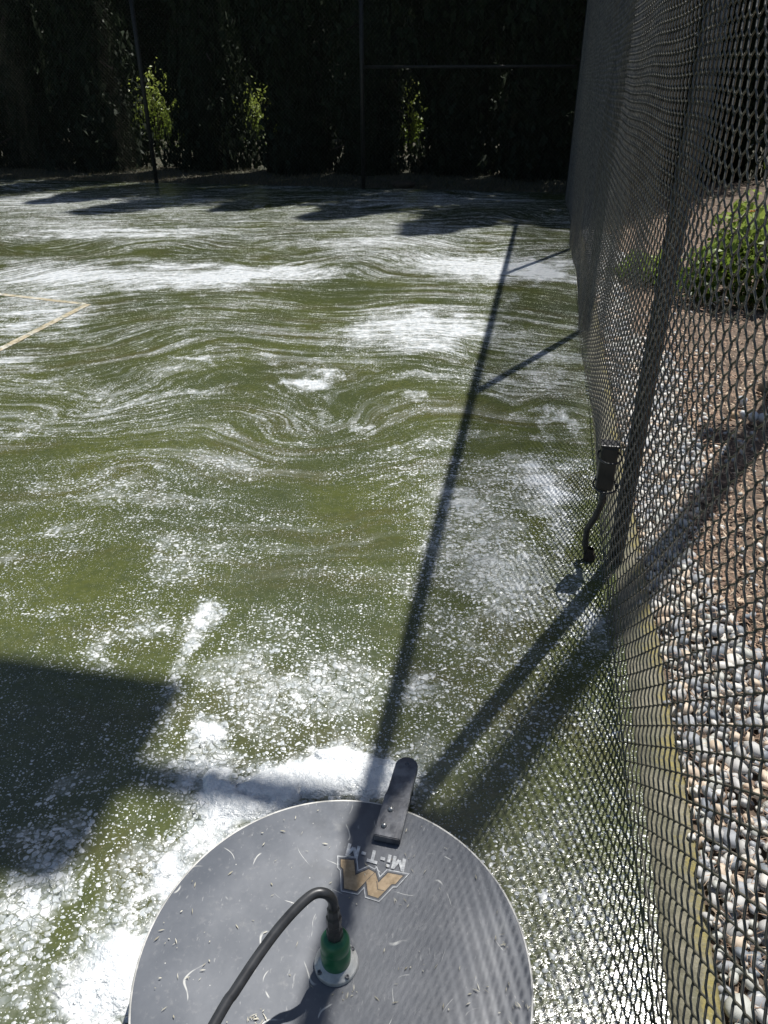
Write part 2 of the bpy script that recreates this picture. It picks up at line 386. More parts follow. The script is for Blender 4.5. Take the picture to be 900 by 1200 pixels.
# the court in fence coordinates, finer near the camera
ws = np.concatenate([np.linspace(-.034, 1.6, 150)[:-1], 1.6 + (np.linspace(0, 1, 190) ** 1.6) * 13, [22, 34]])
ss = np.concatenate([[-14, -7, -4], np.linspace(-1.5, 2.6, 170)[:-1], 2.6 + (np.linspace(0, 1, 230) ** 1.35) * (S_CORNER + .12 - 2.6)])
Wg, Sg = np.meshgrid(ws, ss)
X = FO.x + FU.x * Sg + FN.x * Wg; Y = FO.y + FU.y * Sg + FN.y * Wg
A_, B_ = warp(X, Y); Dn = dens(X, Y, A_, B_)
me = grid_mesh('court_surface', np.stack([X.ravel(), Y.ravel(), np.zeros(X.size)], 1), len(ss), len(ws))
at1 = me.attributes.new('foam', 'FLOAT', 'POINT'); at1.data.foreach_set('value', Dn.ravel().astype(np.float32))
at2 = me.attributes.new('flow', 'FLOAT_VECTOR', 'POINT')
at2.data.foreach_set('vector', np.stack([A_.ravel(), B_.ravel(), np.zeros(X.size)], 1).astype(np.float32).ravel())
court = tag(link('court_surface', me, MAT['court']), kind='structure')

# painted line corner
def strip(bm, a, b, wd, z):
    a = Vector(a); b = Vector(b); d = (b - a).normalized(); n = Vector((-d.y, d.x, 0)) * wd / 2
    k = max(2, int((b - a).length / .2)); pr = None
    for i in range(k + 1):
        p = a.lerp(b, i / k); e = n * (1 + rnd.uniform(-.06, .06))
        v1 = bm.verts.new((p.x + e.x, p.y + e.y, z)); v2 = bm.verts.new((p.x - e.x, p.y - e.y, z))
        if pr: bm.faces.new((pr[0], pr[1], v2, v1))
        pr = (v1, v2)
L0 = at(103, 357); La = at(0, 345); Lb = at(0, 410)
bm = bmesh.new(); dA = (La - L0).normalized(); strip(bm, L0 + dA * .03, L0 + dA * 9, .055, .003)
tag(bmobj('court_line', bm, MAT['line']), kind='structure')
bm = bmesh.new(); dB = (Lb - L0).normalized(); strip(bm, L0 - dB * .0, L0 + dB * 11, .055, .0042)
tag(bmobj('court_line', bm, MAT['line']), kind='structure')

# kerb: concrete edging along the outside of the mesh
def kerb(s0, s1, w0, w1):
    bm = bmesh.new(); n = int((s1 - s0) / .12); lay = bm.verts.layers.float.new('edge')
    prof = [(w0, -.12, 0), (w0, -.004, 0), (w0 - .008, .006, 0), ((w0 + w1) / 2, .010, .3), (w1 + .03, .009, .8), (w1 + .010, .006, 1), (w1, -.006, 1), (w1 - .004, -.12, 1)]
    rows = []
    for i in range(n + 1):
        s = s0 + (s1 - s0) * i / n; r = []
        j = (fbm(np.array([s * 3.]), np.array([0.]), 3, 77)[0] - .5) * .02
        for (ww, zz, ed) in prof:
            p = F(s, ww + (j if ed > .7 else j * .2), zz + (rnd.uniform(-.0015, .0015) if zz > 0 else 0)); v = bm.verts.new(p); v[lay] = ed; r.append(v)
        rows.append(r)
    for i in range(n):
        for k in range(len(prof) - 1): bm.faces.new((rows[i][k], rows[i][k + 1], rows[i + 1][k + 1], rows[i + 1][k]))
    bmesh.ops.recalc_face_normals(bm, faces=bm.faces)
    return bmobj('concrete_kerb', bm, MAT['kerb'], smooth=True)
tag(kerb(-6, S_CORNER + .1, -.030, -.140), kind='structure')

# bed of pebbles and mulch
def bed(name, s0, s1, wa, wb, z, mat, amp=.01, n=(120, 60)):
    S_ = np.linspace(s0, s1, n[0]); W_ = np.linspace(wa, wb, n[1]); W2, S2 = np.meshgrid(W_, S_)
    X = FO.x + FU.x * S2 + FN.x * W2; Y = FO.y + FU.y * S2 + FN.y * W2
    Z = z + amp * (fbm(X * 4, Y * 4, 4, 9) - .5) * 2
    return tag(link(name, grid_mesh(name, np.stack([X.ravel(), Y.ravel(), Z.ravel()], 1), n[0], n[1]), mat), kind='structure')
def wbound(s): return -(.47 + .09 * math.sin(s * 1.7 + .6) + .05 * math.sin(s * 4.3))
pb = bed('pebble_bed', -3, S_CORNER, -.125, -.75, -.022, MAT['soil'], .004)
mb = bed('mulch_bed', -6, S_CORNER + 3, -.62, -9.0, -.022, MAT['soil'], .03, (160, 120))

# pebbles
def pebble_mesh(seed):
    r = random.Random(seed); bm = bmesh.new(); bmesh.ops.create_icosphere(bm, subdivisions=2, radius=1)
    sx, sy, sz = 1, r.uniform(.62, .85), r.uniform(.42, .62); ph = [r.uniform(0, 6) for _ in range(6)]
    for v in bm.verts:
        c = v.co; k = 1 + .08 * math.sin(2.3 * c.x + ph[0]) + .07 * math.sin(2.7 * c.y + ph[1]) + .06 * math.sin(3 * c.z + ph[2] + c.x)
        v.co = Vector((c.x * sx * k, c.y * sy * k, c.z * sz * k))
    me = bpy.data.meshes.new('pebble'); bm.to_mesh(me); bm.free()
    me.polygons.foreach_set('use_smooth', [True] * len(me.polygons)); return me
pm = [pebble_mesh(i) for i in range(9)]
pvar = []
for i in range(9):
    for c in range(6):
        m_ = pm[i].copy(); m_.materials.append(MAT['peb'][c]); pvar.append(m_)
tr_ = [(np.array([v.co[:] for v in m_.vertices]), np.array([p.vertices[:] for p in m_.polygons])) for m_ in pm]
plist = []
def proj(p):
    rel = Vector(p) - Vector((0, 0, H)); zc = rel.y * C30 - rel.z * S30
    if zc < .05: return (-999, -999, zc)
    return (450 + FPX * rel.x / zc, 600 - FPX * (rel.y * S30 + rel.z * C30) / zc, zc)
cell = {}
def free(p, r):
    k = (int(math.floor(p.x / .06)), int(math.floor(p.y / .06)))
    for i in (-1, 0, 1):
        for j in (-1, 0, 1):
            for (q, rq) in cell.get((k[0] + i, k[1] + j), ()):
                if (q.xy - p.xy).length < (r + rq) * .74: return False
    cell.setdefault(k, []).append((p, r)); return True
for layer, (cnt, zb) in enumerate(((24000, -.012), (12000, .003))):
    if layer == 1: cell = {}
    for _ in range(cnt):
        s = -1.2 + 13.9 * rnd.random() ** 1.25; wmax = wbound(s)
        ww = -.142 - (-.142 - wmax) * rnd.random() ** .95
        edge = (ww - wmax) / .12
        if layer == 1 and (edge < 1 and rnd.random() > edge): continue
        r = rnd.choice((.008, .011, .013, .016, .019, .023, .026)) * rnd.uniform(.85, 1.15)
        if s > 5: r *= 1.25
        p = F(s, ww, zb + rnd.uniform(-.003, .006) - .004)
        if ww + r > -.13: continue
        if not free(p, r): continue
        plist.append((p, r))
for _ in range(420):      # strays on the mulch
    s = rnd.uniform(.3, 6); ww = wbound(s) - abs(rnd.gauss(0, .2))
    plist.append((F(s, ww, .004), rnd.uniform(.006, .016)))
for _ in range(90):      # a few lie on the kerb
    plist.append((F(rnd.uniform(.2, 7), -.165 + abs(rnd.gauss(0, .03)), .013), rnd.uniform(.006, .012)))
def size_px(t):
    x, y, z = proj(t[0])
    return (t[1] / z) if (-20 < x < 915 and 0 < y < 1215) else -1
plist.sort(key=size_px, reverse=True)
cw = [22, 26, 15, 14, 8, 15]
restV = [[] for _ in range(6)]; restF = [[] for _ in range(6)]; off = [0] * 6
for i, (p, r) in enumerate(plist):
    c = rnd.choices(range(6), cw)[0]; e = Euler((rnd.gauss(0, .3), rnd.gauss(0, .3), rnd.uniform(0, 6.28)))
    if i < 300:
        o = bpy.data.objects.new('pebble', pvar[rnd.randrange(9) * 6 + c]); col.objects.link(o)
        o.location = p; o.rotation_euler = e; o.scale = (r * 1.15,) * 3; o.parent = pb
    else:
        V, Fc = tr_[rnd.randrange(9)]
        Rm = np.array(e.to_matrix()); VV = (V * r * 1.15) @ Rm.T + np.array(p)
        restV[c].append(VV); restF[c].append(Fc + off[c]); off[c] += len(V)
allV = np.concatenate([np.concatenate(v) for v in restV]); fs = []; mi = []; o_ = 0
for c in range(6):
    f = np.concatenate(restF[c]) + o_; fs.append(f); mi.append(np.full(len(f), c)); o_ += off[c]
me = npmesh('small_pebbles', allV, np.concatenate(fs), True)
for c in range(6): me.materials.append(MAT['peb'][c])
me.polygons.foreach_set('material_index', np.concatenate(mi).astype(np.int32))
o = link('small_pebbles', me, None, pb); tag(o, kind='stuff')
print('pebbles', len(plist), 'tris', len(me.polygons))

# bark mulch: slivers
def slivers(name, pts, ln, wd, mat, flat=.25, parent=None, kind='stuff', up=0.0, zspread=.02):
    n = len(pts); pts = np.asarray(pts, dtype=float)
    a = rng.uniform(0, 2 * np.pi, n); l = rng.uniform(ln[0], ln[1], n) / 2; wdt = rng.uniform(wd[0], wd[1], n) / 2
    tz = rng.normal(0, flat, n) + up
    d = np.stack([np.cos(a) * np.cos(tz), np.sin(a) * np.cos(tz), np.sin(tz)], 1); s = np.stack([-np.sin(a), np.cos(a), rng.normal(0, .3, n)], 1)
    c = pts + np.stack([np.zeros(n), np.zeros(n), rng.uniform(0, zspread, n)], 1)
    u = np.array([[0, 0, 1.]]) * (wdt * .8)[:, None]
    V = np.stack([c - d * l[:, None], c + s * wdt[:, None], c + d * l[:, None], c - s * wdt[:, None], c + u], 1).reshape(-1, 3)
    b = np.arange(n)[:, None] * 5
    Fq = np.concatenate([b + np.array([[0, 4, 3]]), b + np.array([[0, 1, 4]]), b + np.array([[1, 2, 4]]), b + np.array([[2, 3, 4]])])
    me = npmesh(name, V, Fq)
    t = me.attributes.new('tone', 'FLOAT', 'POINT'); t.data.foreach_set('value', np.repeat(rng.uniform(0, 1, n), 5).astype(np.float32))
    o = link(name, me, mat, parent); 
    if kind: o['kind'] = kind
    return o
pts = []
for _ in range(60000):
    s = -.5 + 12.5 * rnd.random() ** 1.5; ww = wbound(s) + rnd.gauss(0, .03) - 4.5 * rnd.random() ** 1.6
    p = F(s, ww); x, y, z = proj(p)
    if x > 960 and s > 2: continue
    pts.append((p.x, p.y, -.012))
slivers('bark_chips', pts, (.012, .05), (.003, .012), MAT['mulch'], parent=mb, zspread=.028)
pts = []
for _ in range(5000):
    s = .2 + 6 * rnd.random(); ww = -.14 - .4 * rnd.random(); p = F(s, ww); pts.append((p.x, p.y, rnd.uniform(-.004, .012)))
slivers('dry_needles', pts, (.02, .06), (.001, .0025), MAT['mulch'], parent=pb, zspread=.01)

# ---------------------------------------------------------------- chain link fences
def chain_fabric(name, length, height, parent, cell_=.0445, wire=.0022, z0=.012, nside=4, fine=lambda s: 1):
    """flattened helices standing side by side, each hooked through the next"""
    hp = cell_ / math.sqrt(2); npick = int(length / hp); segs = int(height / hp)
    VV = []; FF = []; off = 0
    base = {}
    for sub in (2, 3):
        for par in (0, 1):
            zz = []; dx = []; dy = []
            for k in range(segs):
                sgn = 1 if (k + par) % 2 == 0 else -1
                if sub == 3: prm = (0., .12, .5, .88)
                else: prm = (0., .5)
                for q in prm:
                    t = -sgn * (1 - 2 * q)
                    zz.append((k + q) * hp); 
                    dx.append(t * (hp * .5 + wire * .9) * (1 if q in (0., .5) else 1.02)); dy.append(math.sin(q * math.pi) * sgn * wire * 1.9)
            P = np.stack([np.array(dx), np.array(dy), np.array(zz) + z0], 1)
            T = np.gradient(P, axis=0); T /= np.linalg.norm(T, axis=1)[:, None]
            N1 = np.cross(T, np.array([0, 1., 0])); N1 /= np.linalg.norm(N1, axis=1)[:, None]; N2 = np.cross(T, N1)
            ang = np.arange(nside) * 2 * np.pi / nside + .4
            ring = P[:, None, :] + wire * (np.cos(ang)[None, :, None] * N1[:, None, :] + np.sin(ang)[None, :, None] * N2[:, None, :])
            m_ = len(P); idx = np.arange(m_ * nside).reshape(m_, nside)
            f = np.stack([idx[:-1], np.roll(idx, -1, 1)[:-1], np.roll(idx, -1, 1)[1:], idx[1:]], 2).reshape(-1, 4)
            base[(sub, par)] = (ring.reshape(-1, 3), f)
    for i in range(npick):
        s = (i + .5) * hp
        V, f = base[(3 if fine(s) else 2, i % 2)]
        sag = .004 * math.sin(s * 2.3) + .003 * math.sin(s * 7.1)
        V = V.copy(); V[:, 0] += s
        V[:, 1] += sag * np.sin(np.clip(V[:, 2] / height, 0, 1) * np.pi * 3 + s) + .020 * np.exp(-V[:, 2] / .12) * math.sin(s * 1.9 + .5)
        V[:, 2] += .004 * math.sin(s * 5)
        VV.append(V); FF.append(f + off); off += len(V)
    me = npmesh(name, np.concatenate(VV), np.concatenate(FF), True)
    o = link(name, me, MAT['wire'], parent); tag(o, kind='stuff'); print(name, len(me.polygons) * 2, 'tris')
    return o
def post(parent, x, y, h, r=.028, depth=.2):
    bm = bmesh.new(); tube(bm, [(x, y, -depth), (x, y, h)], r, 16); return bmobj('post', bm, MAT['post'], parent, True)
def cap(parent, x, y, h, r=.033):
    bm = bmesh.new(); lathe(bm, [(r + .001, h - .03), (r, h + .012), (r * .7, h + .035), (0, h + .045)], (x, y, 0), 16); bmobj('post_cap', bm, MAT['post'], parent, True)
# side fence: local x runs along the fence from s=-3.2
S0 = -2.0
sf = thing('chain_link_fence', 'tall black chain link fence running away along the right edge of the court', 'fence', F(S0, 0), math.atan2(FU.y, FU.x))
# local +x = FU, local +y = FN (into the court)
chain_fabric('chain_link_mesh', S_CORNER - S0 - .02, FH, sf, fine=lambda s: s < 6.5, nside=5)
PY = -.037
post_s = [-.66 / .9813, 2.33 / .9813, 5.32 / .9813, 8.31 / .9813, 11.1 / .9813]
for s in post_s:
    post(sf, s - S0, PY, FH + .03); cap(sf, s - S0, PY, FH + .03)
post(sf, S_CORNER - S0, PY, FH + .03, .05); cap(sf, S_CORNER - S0, PY, FH + .03, .055)
bm = bmesh.new(); tube(bm, [(0, PY, FH), (S_CORNER - S0, PY, FH)], .028, 12); bmobj('top_rail', bm, MAT['post'], sf, True)
bm = bmesh.new(); tube(bm, [(k * .25, -.006 + .003 * math.sin(k), .035 + .004 * math.sin(k * 2.1)) for k in range(int((S_CORNER - S0) / .25))], .0025, 6); bmobj('bottom_tension_wire', bm, MAT['wire'], sf, True)
for s in post_s:      # wire ties round each post
    for z in (.3, .75, 1.2, 1.65, 2.1, 2.55):
        bm = bmesh.new(); pts = [(s - S0 + (.033) * math.cos(a), PY + .033 * math.sin(a) + (.006 if math.sin(a) > .5 else 0), z + .004 * math.sin(a * 2)) for a in [k * math.pi / 6 for k in range(13)]]
        tube(bm, pts, .002, 5); bmobj('wire_tie', bm, MAT['wire'], sf, True)
# far fence: local x runs along FN from the corner
ff = thing('chain_link_fence', 'tall black chain link fence across the far end of the court before the dark trees', 'fence', F(S_CORNER, 0), math.atan2(FN.y, FN.x))
chain_fabric('chain_link_mesh', 15.0, FH + .1, ff, fine=lambda s: False, nside=3)
# local +y for this frame = -FU (towards camera)
fposts = [3.23, 6.85, 10.4, 13.9]
for x in fposts: post(ff, x, -.05, FH + .13, .034); cap(ff, x, -.05, FH + .13)
bm = bmesh.new(); tube(bm, [(0.04, -.05, FH + .1), (15, -.05, FH + .1)], .022, 10); bmobj('top_rail', bm, MAT['post'], ff, True)
bm = bmesh.new(); tube(bm, [(0.05, -.05, 1.70), (3.2, -.05, 1.70)], .022, 10); bmobj('middle_rail', bm, MAT['post'], ff, True)

# box on the near post with its conduit
p1 = F(post_s[1], 0)
eb = thing('electrical_box', 'small dark box strapped low on the near fence post with a conduit running down', 'electrical box', F(post_s[1] - .01, .028), FANG)
bm = bmesh.new(); add_box(bm, (-.02, 0, .385), (.058, .048, .165), bevel=.006); bmobj('enclosure', bm, MAT['box'], eb)
bm = bmesh.new(); add_box(bm, (-.02, 0, .472), (.066, .056, .01), bevel=.003); bmobj('lid', bm, MAT['box'], eb)
bm = bmesh.new(); tube(bm, [(-.02, 0, .31), (-.015, 0, .25), (-.03, .006, .18), (-.052, .012, .12), (-.05, .006, .06), (-.03, 0, .0)], .012, 10); bmobj('conduit', bm, MAT['box'], eb, True)
for z_ in (.33, .44):
    bm = bmesh.new(); tube(bm, [(-.02 + .04 * math.cos(a), -.03 + .062 * math.sin(a), z_) for a in [k * math.pi / 8 for k in range(17)]], .0035, 6); bmobj('strap', bm, MAT['zinc'] if 'zinc' in MAT else MAT['box'], eb, True)
bm = bmesh.new(); lathe(bm, [(.02, .0), (.022, .02), (.016, .03), (.013, .05)], (-.03, 0, .0), 12); bmobj('conduit_collar', bm, MAT['bark'], eb, True)

# court light: its mast stands in the planting to the right, the lamp hangs over the court
MB = (1.486 * H, 2.626 * H)
LZ = 7.5 * math.tan(R(SUN_EL)) / math.tan(R(64.1))
cl = thing('court_light', 'tall dark court floodlight mast with a square lamp head reaching over the fence', 'lamp post', (MB[0], MB[1], -.05), math.atan2(FN.y, FN.x))
bm = bmesh.new(); tube(bm, [(0, 0, 0), (0, 0, LZ)], [.075, .06], 18); bmobj('mast', bm, MAT['bronze'], cl, True)
bm = bmesh.new(); lathe(bm, [(.15, 0), (.15, .03), (.1, .06), (.08, .12)], (0, 0, .03), 24); bmobj('base_plate', bm, MAT['bronze'], cl, True)
bm = bmesh.new(); add_box(bm, (.43, 0, LZ - .06), (.9, .075, .11), bevel=.01); bmobj('arm', bm, MAT['bronze'], cl)
bm = bmesh.new(); add_box(bm, (1.20, 0, LZ - .08), (.68, .62, .2), bevel=.03); bmobj('lamp_head', bm, MAT['bronze'], cl)
bm = bmesh.new(); add_box(bm, (1.20, 0, LZ - .185), (.56, .5, .012)); bmobj('lamp_lens', bm, simple('lamp glass', (.3, .32, .32), (.36, .38, .38), .15), cl)
bm = bmesh.new(); add_box(bm, (.16, 0, 1.68), (.17, .14, .3), bevel=.01); bmobj('control_box', bm, MAT['bronze'], cl)

# ---------------------------------------------------------------- surface cleaner
DZ = .125; DR = .367
dc = at(391, 1129, DZ)
sc_ = thing('surface_cleaner', 'round grey pressure washer surface cleaner standing in foam at the front', 'surface cleaner', (dc.x, dc.y, 0))
def disc_mat():
    m = M('scuffed grey deck'); o = m.obj()
    c = m.mix(m.step(m.noise(o, 7, 6, .6), .3, .72), (.098, .108, .124), (.150, .160, .176))
    c = m.mix(m.math('MULTIPLY', m.step(m.noise(o, 90, 4), .55, .75), .3), c, (.27, .27, .27))
    w1 = m.t.nodes.new('ShaderNodeTexWave'); w1.inputs['Scale'].default_value = 3; w1.inputs['Distortion'].default_value = 28; w1.inputs['Detail'].default_value = 2; w1.inputs['Detail Scale'].default_value = 1.2
    m.l(o, w1.inputs[0])
    scr = m.math('MULTIPLY', m.step(w1.outputs['Fac'], .994, 1.0), m.step(m.noise(o, 16, 2), .55, .64))
    c = m.mix(scr, c, (.5, .5, .47))
    dots = m.math('MULTIPLY', m.math('SUBTRACT', 1, m.step(m.voro(o, 34), .03, .06)), m.step(m.noise(o, 9, 2), .48, .6))
    c = m.mix(dots, c, (.55, .54, .5))
    ge = m.n('SeparateXYZ'); m.l(o, ge.inputs[0])
    c = m.mix(m.math('MULTIPLY', m.step(m.noise(o, 11, 6, .7), .55, .75), .45), c, (.24, .245, .24))
    c = m.mix(m.math('MULTIPLY', m.step(m.noise(o, 4.5, 5, .7), .54, .70), .45), c, (.07, .075, .082))
    c = m.mix(m.math('MULTIPLY', m.step(m.noise(m.vscale(o, (1, .25, 1)), 120, 3, .7), .64, .72), .5), c, (.36, .36, .35))
    setv(m, Base_Color=c, Roughness=m.math('ADD', .38, m.math('MULTIPLY', m.noise(o, 20, 4), .25)), Metallic=0.0, Normal=m.bump(m.noise(o, 6, 4), .25, .01))
    return m.m
MAT['disc'] = disc_mat()
MAT['edge'] = simple('scuffed bare edge', (.30, .30, .28), (.62, .61, .57), .4, 22, 5)
MAT['skirt'] = simple('black brush skirt', (.015, .016, .018), (.03, .032, .035), .6, 30, bump=.8, bscale=200)
bm = bmesh.new(); lathe(bm, [(0, DZ + .002), (.1, DZ + .0015), (.25, DZ + .0005), (DR - .006, DZ - .0005), (DR - .003, DZ - .002)], n=160)
bmobj('deck', bm, MAT['disc'], sc_, True)
bm = bmesh.new(); lathe(bm, [(DR - .004, DZ - .0012), (DR - .001, DZ - .0005), (DR, DZ - .0025), (DR - .0005, DZ - .006)], n=160); bmobj('deck_edge', bm, MAT['edge'], sc_, True)
bm = bmesh.new(); lathe(bm, [(DR - .001, DZ - .005), (DR - .001, DZ - .06)], n=128); bmobj('side_wall', bm, MAT['disc'], sc_, True)
bm = bmesh.new(); n_ = 260
for k in range(n_):
    a = 2 * math.pi * k / n_; r1 = DR - .006; r2 = DR - .002 + rnd.uniform(0, .012); a2 = a + 2 * math.pi / n_ * .8
    vs = [bm.verts.new((r1 * math.cos(a), r1 * math.sin(a), DZ - .05)), bm.verts.new((r1 * math.cos(a2), r1 * math.sin(a2), DZ - .05)),
          bm.verts.new((r2 * math.cos(a2), r2 * math.sin(a2), .004)), bm.verts.new((r2 * math.cos(a), r2 * math.sin(a), .004))]
    bm.faces.new(vs)
bmobj('brush_skirt', bm, MAT['skirt'], sc_)
def loc(px, py, z):      # point in the cleaner's own frame
    p = at(px, py, z); return Vector((p.x - dc.x, p.y - dc.y, z))
# handle bracket
zb = DZ + .022
q0 = loc(453, 981, zb); q1 = loc(477, 891, zb)
ax = (q1 - q0); ax.z = 0; Lb_ = ax.length; ax.normalize(); sx_ = Vector((ax.y, -ax.x, 0)); hw = .029
MAT['bracket'] = simple('scratched black steel', (.07, .074, .084), (.20, .205, .215), .40, 22, 6, bump=.3, bscale=60)
bm = bmesh.new()
def brk(u, v, z): p = q0 + ax * u + sx_ * v; return Vector((p.x, p.y, z))
th = .02; out = [(0, hw), (Lb_ * .52, hw), (Lb_ * .60, hw * .93)]
seq = [(0, hw, zb), (Lb_ * .50, hw, zb), (Lb_ * .58, hw * .92, zb - .004), (Lb_ - .004, hw * .92, zb - .012)]
cu = Lb_ - .004; cr_ = hw * .92
for k in range(1, 12):
    a = math.pi / 2 - math.pi * k / 12; seq.append((cu + math.cos(a) * cr_, math.sin(a) * cr_, zb - .013))
seq += [(u, -v, z) for (u, v, z) in reversed(seq[:4])]
top = [bm.verts.new(brk(u, v, z)) for (u, v, z) in seq]; bot = [bm.verts.new(brk(u, v, z - th)) for (u, v, z) in seq]
N_ = len(seq)
# top in quads across so the bend reads
for i in range(N_ // 2):
    j = N_ - 1 - i
    a, b, c, d = i, i + 1, j - 1, j
    if b < c:
        bm.faces.new((top[a], top[d], top[c], top[b])); bm.faces.new((bot[a], bot[b], bot[c], bot[d]))
    elif b == c:
        bm.faces.new((top[a], top[d], top[b])); bm.faces.new((bot[a], bot[b], bot[d]))
for i in range(N_):
    k = (i + 1) % N_; bm.faces.new((top[i], top[k], bot[k], bot[i]))
bmesh.ops.recalc_face_normals(bm, faces=bm.faces)
es = [e for e in bm.edges if len(e.link_faces) == 2 and e.calc_face_angle(0) > .8]
bmesh.ops.bevel(bm, geom=es, offset=.0018, segments=2, affect='EDGES')
bk = bmobj('handle_bracket', bm, MAT['bracket'], sc_)
MAT['zinc'] = simple('zinc bolt', (.35, .35, .34), (.55, .55, .53), .35, 60, metal=.7)
for (px, py) in ((458, 948), (450, 967)):
    p = loc(px, py, zb + .002); bm = bmesh.new(); lathe(bm, [(.0062, -.004), (.0062, .002), (.004, .0045), (0, .005)], p, 12); bmobj('bolt', bm, MAT['zinc'], bk, True)
p = brk(cu + .002, 0, zb - .0115); bm = bmesh.new(); lathe(bm, [(.0085, -.002), (.0085, .0012), (.005, .0012), (.005, -.001), (0, -.001)], p, 20); bmobj('pivot_bush', bm, MAT['bracket'], bk, True)
# caster under the bracket
cs = brk(cu - .004, 0, 0); bm = bmesh.new()
tube(bm, [cs + sx_ * .011 + Vector((0, 0, .042)), cs - sx_ * .011 + Vector((0, 0, .042))], .04, 24); bmobj('caster_wheel', bm, MAT['skirt'], sc_, True)
bm = bmesh.new(); tube(bm, [cs + Vector((0, 0, .08)), cs + Vector((0, 0, zb - .03))], .009, 12)
for sg in (-1, 1): tube(bm, [cs + sx_ * .015 * sg + Vector((0, 0, .04)), cs + sx_ * .015 * sg + Vector((0, 0, .086))], .004, 8)
tube(bm, [cs - sx_ * .019 + Vector((0, 0, .085)), cs + sx_ * .019 + Vector((0, 0, .085))], .005, 8)
bmobj('caster_fork', bm, MAT['bracket'], sc_, True)
# hub: flange, swivel
hp_ = loc(394, 1126, DZ + .012); hx, hy = hp_.x, hp_.y
MAT['flange'] = simple('brushed alloy flange', (.42, .42, .40), (.60, .60, .57), .45, 40, 5, metal=.35)
bm = bmesh.new(); lathe(bm, [(.041, DZ), (.041, DZ + .009), (.039, DZ + .012), (.034, DZ + .0125), (.033, DZ + .018), (0, DZ + .018)], (hx, hy, 0), 48); fl = bmobj('flange', bm, MAT['flange'], sc_, True)
for k in range(4):
    a = math.pi / 4 + k * math.pi / 2 - .15; bm = bmesh.new()
    lathe(bm, [(.0042, DZ + .011), (.0042, DZ + .016), (.0026, DZ + .0165), (.0024, DZ + .0135), (0, DZ + .0135)], (hx + .0365 * math.cos(a), hy + .0365 * math.sin(a), 0), 10); bmobj('bolt', bm, MAT['bracket'], fl, True)
MAT['green'] = simple('green anodised swivel', (.012, .12, .045), (.025, .17, .07), .3, 30, spec=.6)
bm = bmesh.new(); lathe(bm, [(.027, DZ + .017), (.0275, DZ + .026), (.0275, DZ + .052), (.026, DZ + .055), (.026, DZ + .059), (.0272, DZ + .062), (.0262, DZ + .080), (.021, DZ + .090), (.012, DZ + .092), (0, DZ + .092)], (hx, hy, 0), 40)
bmobj('swivel', bm, MAT['green'], sc_, True)
MAT['rubber'] = simple('black hose rubber', (.022, .023, .025), (.04, .042, .045), .38, 30, spec=.5)
ho = thing('pressure_hose', 'black rubber hose arching from the green swivel on the cleaner toward the viewer', 'hose', (dc.x + hx, dc.y + hy, DZ + .088))
def hloc(px, py, z): p = at(px, py, z); return Vector((p.x - dc.x - hx, p.y - dc.y - hy, z - DZ - .088))
bm = bmesh.new(); lathe(bm, [(.013, 0), (.015, .006), (.015, .024), (.0125, .028), (.0125, .04), (.014, .043), (.014, .062), (.0115, .066), (.0115, .085), (.0095, .09)], (0, 0, 0), 8)
bmobj('hose_coupling', bm, MAT['rubber'], ho)
top_ = Vector((0, 0, .088))
path = [top_, top_ + Vector((-.001, 0, .022)), hloc(381, 1047, .345), hloc(367, 1048, .350), hloc(348, 1064, .345), hloc(325, 1090, .335), hloc(300, 1124, .325), hloc(275, 1162, .315), hloc(250, 1202, .305),
        Vector((-.30, -.45, .03)), Vector((-.55, -.9, -.15)), Vector((-1.0, -1.6, -.20)), Vector((-1.2, -3.0, -.201)), Vector((-.6, -4.6, -.201))]
def catmull(P, k=6):
    out = []
    for i in range(len(P) - 1):
        a, b, c, d = P[max(i - 1, 0)], P[i], P[i + 1], P[min(i + 2, len(P) - 1)]
        for j in range(k):
            t = j / k; out.append(.5 * ((2 * b) + (c - a) * t + (2 * a - 5 * b + 4 * c - d) * t * t + (3 * b - a - 3 * c + d) * t ** 3))
    out.append(P[-1]); return out
bm = bmesh.new(); tube(bm, catmull(path), .0088, 14); bmobj('hose_line', bm, MAT['rubber'], ho, True)

# decal: gold double-chevron emblem and the lettering
ZD = DZ + .0026
def dl(x, y, z): return loc(385 + x / 8.18, 975 + y / 8.18, z)
PA = [(118, 262), (243, 270), (258, 412), (385, 357), (440, 387), (362, 465), (270, 565), (150, 540), (142, 355), (118, 330)]
PB = [(448, 388), (478, 485), (570, 392), (712, 420), (640, 498), (605, 498), (475, 632), (380, 602), (362, 470)]
def offset_poly(P, d):
    n = len(P); out = []; area = sum(P[i][0] * P[(i + 1) % n][1] - P[(i + 1) % n][0] * P[i][1] for i in range(n)); sg = 1 if area > 0 else -1
    for i in range(n):
        p0, p1, p2 = Vector(P[i - 1]), Vector(P[i]), Vector(P[(i + 1) % n]); e1 = (p1 - p0).normalized(); e2 = (p2 - p1).normalized()
        n1 = Vector((e1.y, -e1.x)) * sg; n2 = Vector((e2.y, -e2.x)) * sg; b = (n1 + n2); b.normalize(); k = max(.45, b.dot(n1))
        out.append(p1 + b * d / k)
    return out
def flat(P, z, mat, name, parent):
    bm = bmesh.new(); vs = [bm.verts.new(dl(p[0], p[1], z)) for p in P]; f = bm.faces.new(vs)
    if f.normal.z < 0: f.normal_flip()
    f.normal_update()
    if f.normal.z < 0: bmesh.ops.reverse_faces(bm, faces=[f])
    bmesh.ops.triangulate(bm, faces=bm.faces)
    return bmobj(name, bm, mat, parent)
MAT['gold'] = simple('worn gold print', (.32, .22, .11), (.46, .33, .19), .45, 90, 5)
MAT['white'] = simple('worn white print', (.42, .43, .43), (.66, .67, .66), .45, 130, 5)
MAT['blackp'] = simple('black print', (.03, .03, .03), (.05, .05, .05), .4, 50)
